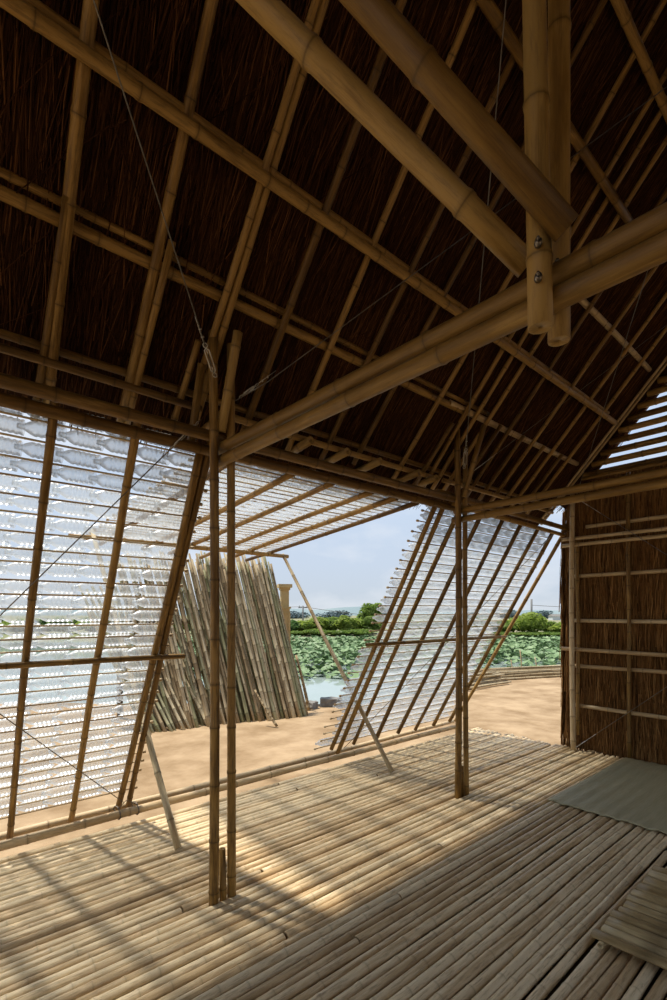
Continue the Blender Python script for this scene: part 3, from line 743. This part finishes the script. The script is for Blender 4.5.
# stone blocks at the water's edge
def block(c, s, rot, lbl):
    rg = random.Random(int(c[0]*100)); mb = MB(); n = 4
    vs = {}; L_ = []; fs = []
    def vid(i, j, k):
        if (i, j, k) not in vs:
            p = V((i/n-.5, j/n-.5, k/n-.5)); q = V((p.x*s[0], p.y*s[1], p.z*s[2])); rr_ = 1-.10*max(0, (abs(p.x)+abs(p.y)+abs(p.z))-.9)
            vs[(i, j, k)] = len(L_); L_.append(q*rr_+V((rg.uniform(-1, 1), rg.uniform(-1, 1), rg.uniform(-1, 1)))*.012)
        return vs[(i, j, k)]
    for i in range(n):
        for j in range(n):
            fs += [(vid(i, j, 0), vid(i, j+1, 0), vid(i+1, j+1, 0), vid(i+1, j, 0)), (vid(i, j, n), vid(i+1, j, n), vid(i+1, j+1, n), vid(i, j+1, n)),
                   (vid(i, 0, j), vid(i+1, 0, j), vid(i+1, 0, j+1), vid(i, 0, j+1)), (vid(i, n, j), vid(i, n, j+1), vid(i+1, n, j+1), vid(i+1, n, j)),
                   (vid(0, i, j), vid(0, i, j+1), vid(0, i+1, j+1), vid(0, i+1, j)), (vid(n, i, j), vid(n, i+1, j), vid(n, i+1, j+1), vid(n, i, j+1))]
    mb.add(L_, fs); o = mb.build('stone_block', M['stone'], smooth=False); o.location = c; o.rotation_euler.z = rot
    tag(o, lbl, 'stone')
c = px(331, 706, 9.55); block((c.x, c.y, GZ+.06), (.42, .25, .19), ANG-math.pi/2, 'long grey stone block at the pond edge beside the right panel')
c = px(311, 707, 9.3); block((c.x, c.y, GZ+.05), (.20, .22, .17), .3, 'small grey stone at the foot of the leaning poles')
# dark upright timber by the row
o = lean_pole(V((*px(309, 700, 9.1).to_2d(), GZ)), px(296, 655, 9.2), .03, False); tag(o, 'thick weathered stub standing at the right end of the leaning row', 'pole')

# two low heaps of bamboo poles lying on the ground
def heap(xa, xb, da, db, layers, n0, grp, lbl, dirj):
    for ly in range(layers):
        n = n0-ly*2
        for i in range(n):
            u = (i+.5+ly)/n0; off = (u-.5)*1.5
            A = V((*cw(xa+lean.uniform(-.25, .25), da+off*.9, 0).to_2d(), GZ+.03+ly*.048+lean.uniform(0, .02)))
            B = V((*cw(xb+lean.uniform(-.25, .25), db+off*.9+lean.uniform(-dirj, dirj), 0).to_2d(), GZ+.03+ly*.048+lean.uniform(0, .03)))
            o = lean_pole(A, B, lean.uniform(.022, .032), False); tag(o, lbl, 'pole', grp)
heap(1.9, 4.35, 11.0, 13.1, 6, 13, 'poles in the nearer heap on the ground', 'bamboo pole lying in the nearer low heap behind the right panel', .25)
heap(4.15, 7.4, 13.6, 14.9, 5, 11, 'poles in the farther heap on the ground', 'bamboo pole lying in the farther low heap towards the end wall', .3)

# lotus leaves
lot = random.Random(44); mb = MB()
for _ in range(10500):
    d = 19+28.5*lot.random()**.8; x = lot.uniform(-.32, .72)*d
    if d < 21.5 and lot.random() < .6: continue
    if d < 27 and x > 1 and lot.random() < .75: continue
    r = lot.uniform(.10, .26); h = lot.uniform(.05, .5)*(1 if d > 22 else .5); c = cw(x, d, WZ+h); n = 8
    tl = V((lot.gauss(0, .28), lot.gauss(0, .28), 1)).normalized(); a_, b_ = frame_of(tl)
    vs = [c-tl*.05]
    for j in range(n):
        th = 2*math.pi*j/n; vs.append(c+(a_*math.cos(th)+b_*math.sin(th))*r+tl*lot.uniform(-.03, .06))
    mb.add(vs, [(0, 1+j, 1+(j+1) % n) for j in range(n)])
tag(mb.build('lotus_leaves', M['lotus'], smooth=False), 'mass of green lotus leaves covering the far half of the pond', 'lotus', kind='stuff')

# shrubs on the far bank
def leaves(mb, c, rx, ry, rz, n, size, rng):
    lumps = [(V((rng.uniform(-.65, .65)*rx, rng.uniform(-.5, .5)*ry, rng.uniform(-.2, .65)*rz)), rng.uniform(.35, .6)) for _ in range(9)]+[(V((0, 0, 0)), .8)]
    for _ in range(n):
        lc, ls = lumps[rng.randrange(len(lumps))]
        dv = V((rng.gauss(0, 1), rng.gauss(0, 1), rng.gauss(0, 1))).normalized()*ls*(1-rng.random()**2*.35)
        p = c+lc+V((dv.x*rx, dv.y*ry, dv.z*rz))
        if p.z < c.z-rz*.95: continue
        nv = (dv+V((rng.gauss(0, .5), rng.gauss(0, .5), rng.gauss(.3, .5)))).normalized(); a_, b_ = frame_of(nv); s = size*rng.uniform(.6, 1.3)
        mb.add([p-a_*s, p-b_*s*.6, p+a_*s, p+b_*s*.6], [(0, 1, 2, 3)])
sh = random.Random(77)
def shrub(u, ytop, d, wpx, kind, lbl, grp, nm='shrub'):
    c = px(u, 640, d); base = WZ+.45; top = 1.5+(613-ytop)/F_PX*d; rz = (top-base)/2*1.05; rx = wpx/F_PX*d/2
    root = empty(nm, (c.x, c.y, base)); tag(root, lbl, 'tree' if nm == 'tree' else 'shrub', grp)
    mb = MB(); leaves(mb, V((0, 0, rz)), rx, rx, rz, 2600, .20*d/50, sh); mb.build('foliage', M[kind], root, smooth=False)
    mb = MB()
    for k in range(4 if nm == 'shrub' else 1):
        an = sh.uniform(0, 6.28); tube(mb, [V((0, 0, -.2)), V((math.cos(an)*.1*rx, math.sin(an)*.1*rx, rz*.6)), V((math.cos(an)*.4*rx, math.sin(an)*.4*rx, rz*1.3))], .05 if nm == 'shrub' else .12, 6)
    mb.build('stem', M['bark'], root)
gl_ = 'bright shrubs on the far bank seen through the awning opening'
i = 0
for u, yt, w_, kd in ((288, 621, 22, 'leaf_dark'), (301, 620, 20, 'leaf_bright'), (316, 618, 24, 'leaf_bright'), (331, 619, 24, 'leaf_mid'), (345, 618, 22, 'leaf_bright'), (358, 619, 22, 'leaf_bright'), (372, 617, 24, 'leaf_mid')):
    shrub(u, yt, 53+2*(i % 2), w_, kd, 'bushy green shrub on the far bank, %s through the awning opening' % ('leftmost', 'second from left', 'third from left', 'in the middle', 'third from right', 'second from right', 'rightmost')[i], gl_); i += 1
for u, yt, w_ in ((294, 632, 26), (317, 630, 28), (339, 631, 28), (361, 630, 28)):
    shrub(u, yt, 50.5, w_, 'leaf_mid', 'low darker bush at the water line, %s of the opening' % {294: 'left end', 317: 'centre left', 339: 'centre right', 361: 'right end'}[u], 'low bushes at the water line')
shrub(368, 605, 62, 26, 'leaf_mid', 'taller tree rising above the shrubs at the edge of the right panel', None, 'tree')
i = 0
for u in range(-10, 275, 26):
    shrub(u, 618+(i*7) % 4, 53, 32, ('leaf_mid', 'leaf_bright', 'leaf_dark')[i % 3], 'green shrub on the far bank behind the left panel and the leaning poles', 'shrubs behind the left panel'); i += 1
i = 0
for u, yt, w_, kd in ((500, 622, 30, 'leaf_mid'), (514, 619, 32, 'leaf_bright'), (530, 615, 36, 'leaf_bright'), (548, 621, 30, 'leaf_mid'), (560, 624, 26, 'leaf_bright'), (478, 617, 30, 'leaf_mid'), (455, 618, 30, 'leaf_dark'), (430, 619, 30, 'leaf_mid'), (405, 618, 30, 'leaf_bright')):
    shrub(u, yt, 52+2*(i % 2), w_, kd, 'bright green shrub on the far bank between the right panel and the end wall' if u >= 500 else 'green shrub on the far bank behind the right bottle panel', 'shrubs right of the panel' if u >= 500 else 'shrubs behind the right panel'); i += 1
for u, w_ in ((505, 30), (528, 34), (550, 34)):
    shrub(u, 633, 50, w_, 'leaf_mid', 'low bush at the water line %s the end wall' % {505: 'farthest from', 528: 'halfway to', 550: 'nearest to'}[u], 'low bushes near the end wall')
# distant tree belt and houses
i = 0
for u, w_ in ((470, 40), (505, 44), (540, 46), (575, 40), (290, 40), (335, 44), (380, 44)):
    d = 190; c = px(u, 613, d); root = empty('distant_tree', (c.x, c.y, WZ)); tag(root, 'bluish distant trees, clump %s on the horizon' % ('left of the utility pole', 'just left of the utility pole', 'right of the utility pole', 'beside the end wall', 'behind the yellow pillar', 'in the middle of the opening', 'behind the right panel edge')[i], 'tree', 'distant clumps of trees'); i += 1
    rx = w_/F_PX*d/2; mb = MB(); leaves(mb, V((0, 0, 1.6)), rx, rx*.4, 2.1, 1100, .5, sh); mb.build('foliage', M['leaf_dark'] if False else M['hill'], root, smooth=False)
for u, w_, h_, wd in ((556, 3.4, 2.0, 'wider'), (566, 2.2, 1.5, 'smaller')):
    d = 150; c = px(u, 619, d); root = empty('house', (c.x, c.y, c.z-1.2)); root.rotation_euler.z = ANG-math.pi/2
    tag(root, '%s pale distant house on the horizon beside the end wall' % wd, 'house', None)
    mb = MB(); box(mb, (-w_/2, -1.5, 0), (w_/2, 1.5, h_)); mb.build('wall', M['white_render'], root, smooth=False)
    mb = MB(); mb.add([(-w_/2-.2, -1.7, h_), (w_/2+.2, -1.7, h_), (w_/2+.2, 1.7, h_), (-w_/2-.2, 1.7, h_), (-w_/2, 0, h_+.7), (w_/2, 0, h_+.7)], [(0, 1, 5, 4), (2, 3, 4, 5), (0, 4, 3), (1, 2, 5), (0, 3, 2, 1)]); mb.build('roof', M['stone'], root, smooth=False)
# utility poles with cables
def upole(u, ytop, d, r, arms, lbl):
    c = px(u, 613, d); top = 1.5+(613-ytop)/F_PX*d; root = empty('utility_pole', (c.x, c.y, WZ+.4)); h = top-WZ-.4
    root.rotation_euler.z = ANG-math.pi/2; tag(root, lbl, 'utility pole')
    mb = MB(); tube(mb, [(0, 0, 0), (0, 0, h)], r, 8); mb.build('mast', M['concrete'], root)
    if arms:
        mb = MB(); box(mb, (-.75, -.08, h-.35), (.75, .08, h-.2)); mb.build('crossarm', M['concrete'], root, smooth=False)
        for s in (-.6, 0, .6):
            mb = MB(); tube(mb, [(s, 0, h-.2), (s, 0, h+.1)], .05, 6); mb.build('insulator', M['concrete'], root)
    return V((c.x, c.y, top))
ta = upole(303, 606, 80, .13, True, 'grey utility pole with crossarm beyond the shrubs, seen in the awning opening')
tb = upole(531.5, 599, 80, .17, False, 'tall plain utility pole rising above the shrubs near the end wall')
def cable(a, b, sag, lbl):
    pts = [a.lerp(b, t/24)-V((0, 0, 4*sag*(t/24)*(1-t/24))) for t in range(25)]
    mb = MB(); tube(mb, pts, .035, 5); tag(mb.build('power_cable', M['rusty']), lbl, 'cable', 'power cables')
cable(px(180, 604, 78), ta-V((0, 0, .1)), .3, 'power cable passing behind the leaning poles to the utility pole')
cable(ta-V((0, 0, .1)), px(420, 619, 82), .3, 'power cable sagging right from the utility pole with crossarm')
cable(tb-V((0, 0, 1.0)), px(640, 606, 80), .3, 'power cable from the tall plain utility pole towards the end wall')
# net stakes in the pond
for u, yb, yt, wd in ((513, 676, 660, 'left'), (522, 674, 650, 'middle, tallest'), (537, 672, 657, 'right')):
    d = 16.5; a_ = px(u, yb, d); b_ = px(u-2, yt, d)
    mb = MB(); tube(mb, [a_-V((0, 0, .6)), (a_+b_)/2+V((.02, 0, 0)), b_], .02, 6); tag(mb.build('stake', M['weathered']), 'thin pale stake standing in the pond behind the pole heaps, the %s one' % wd, 'stake', 'stakes in the pond')
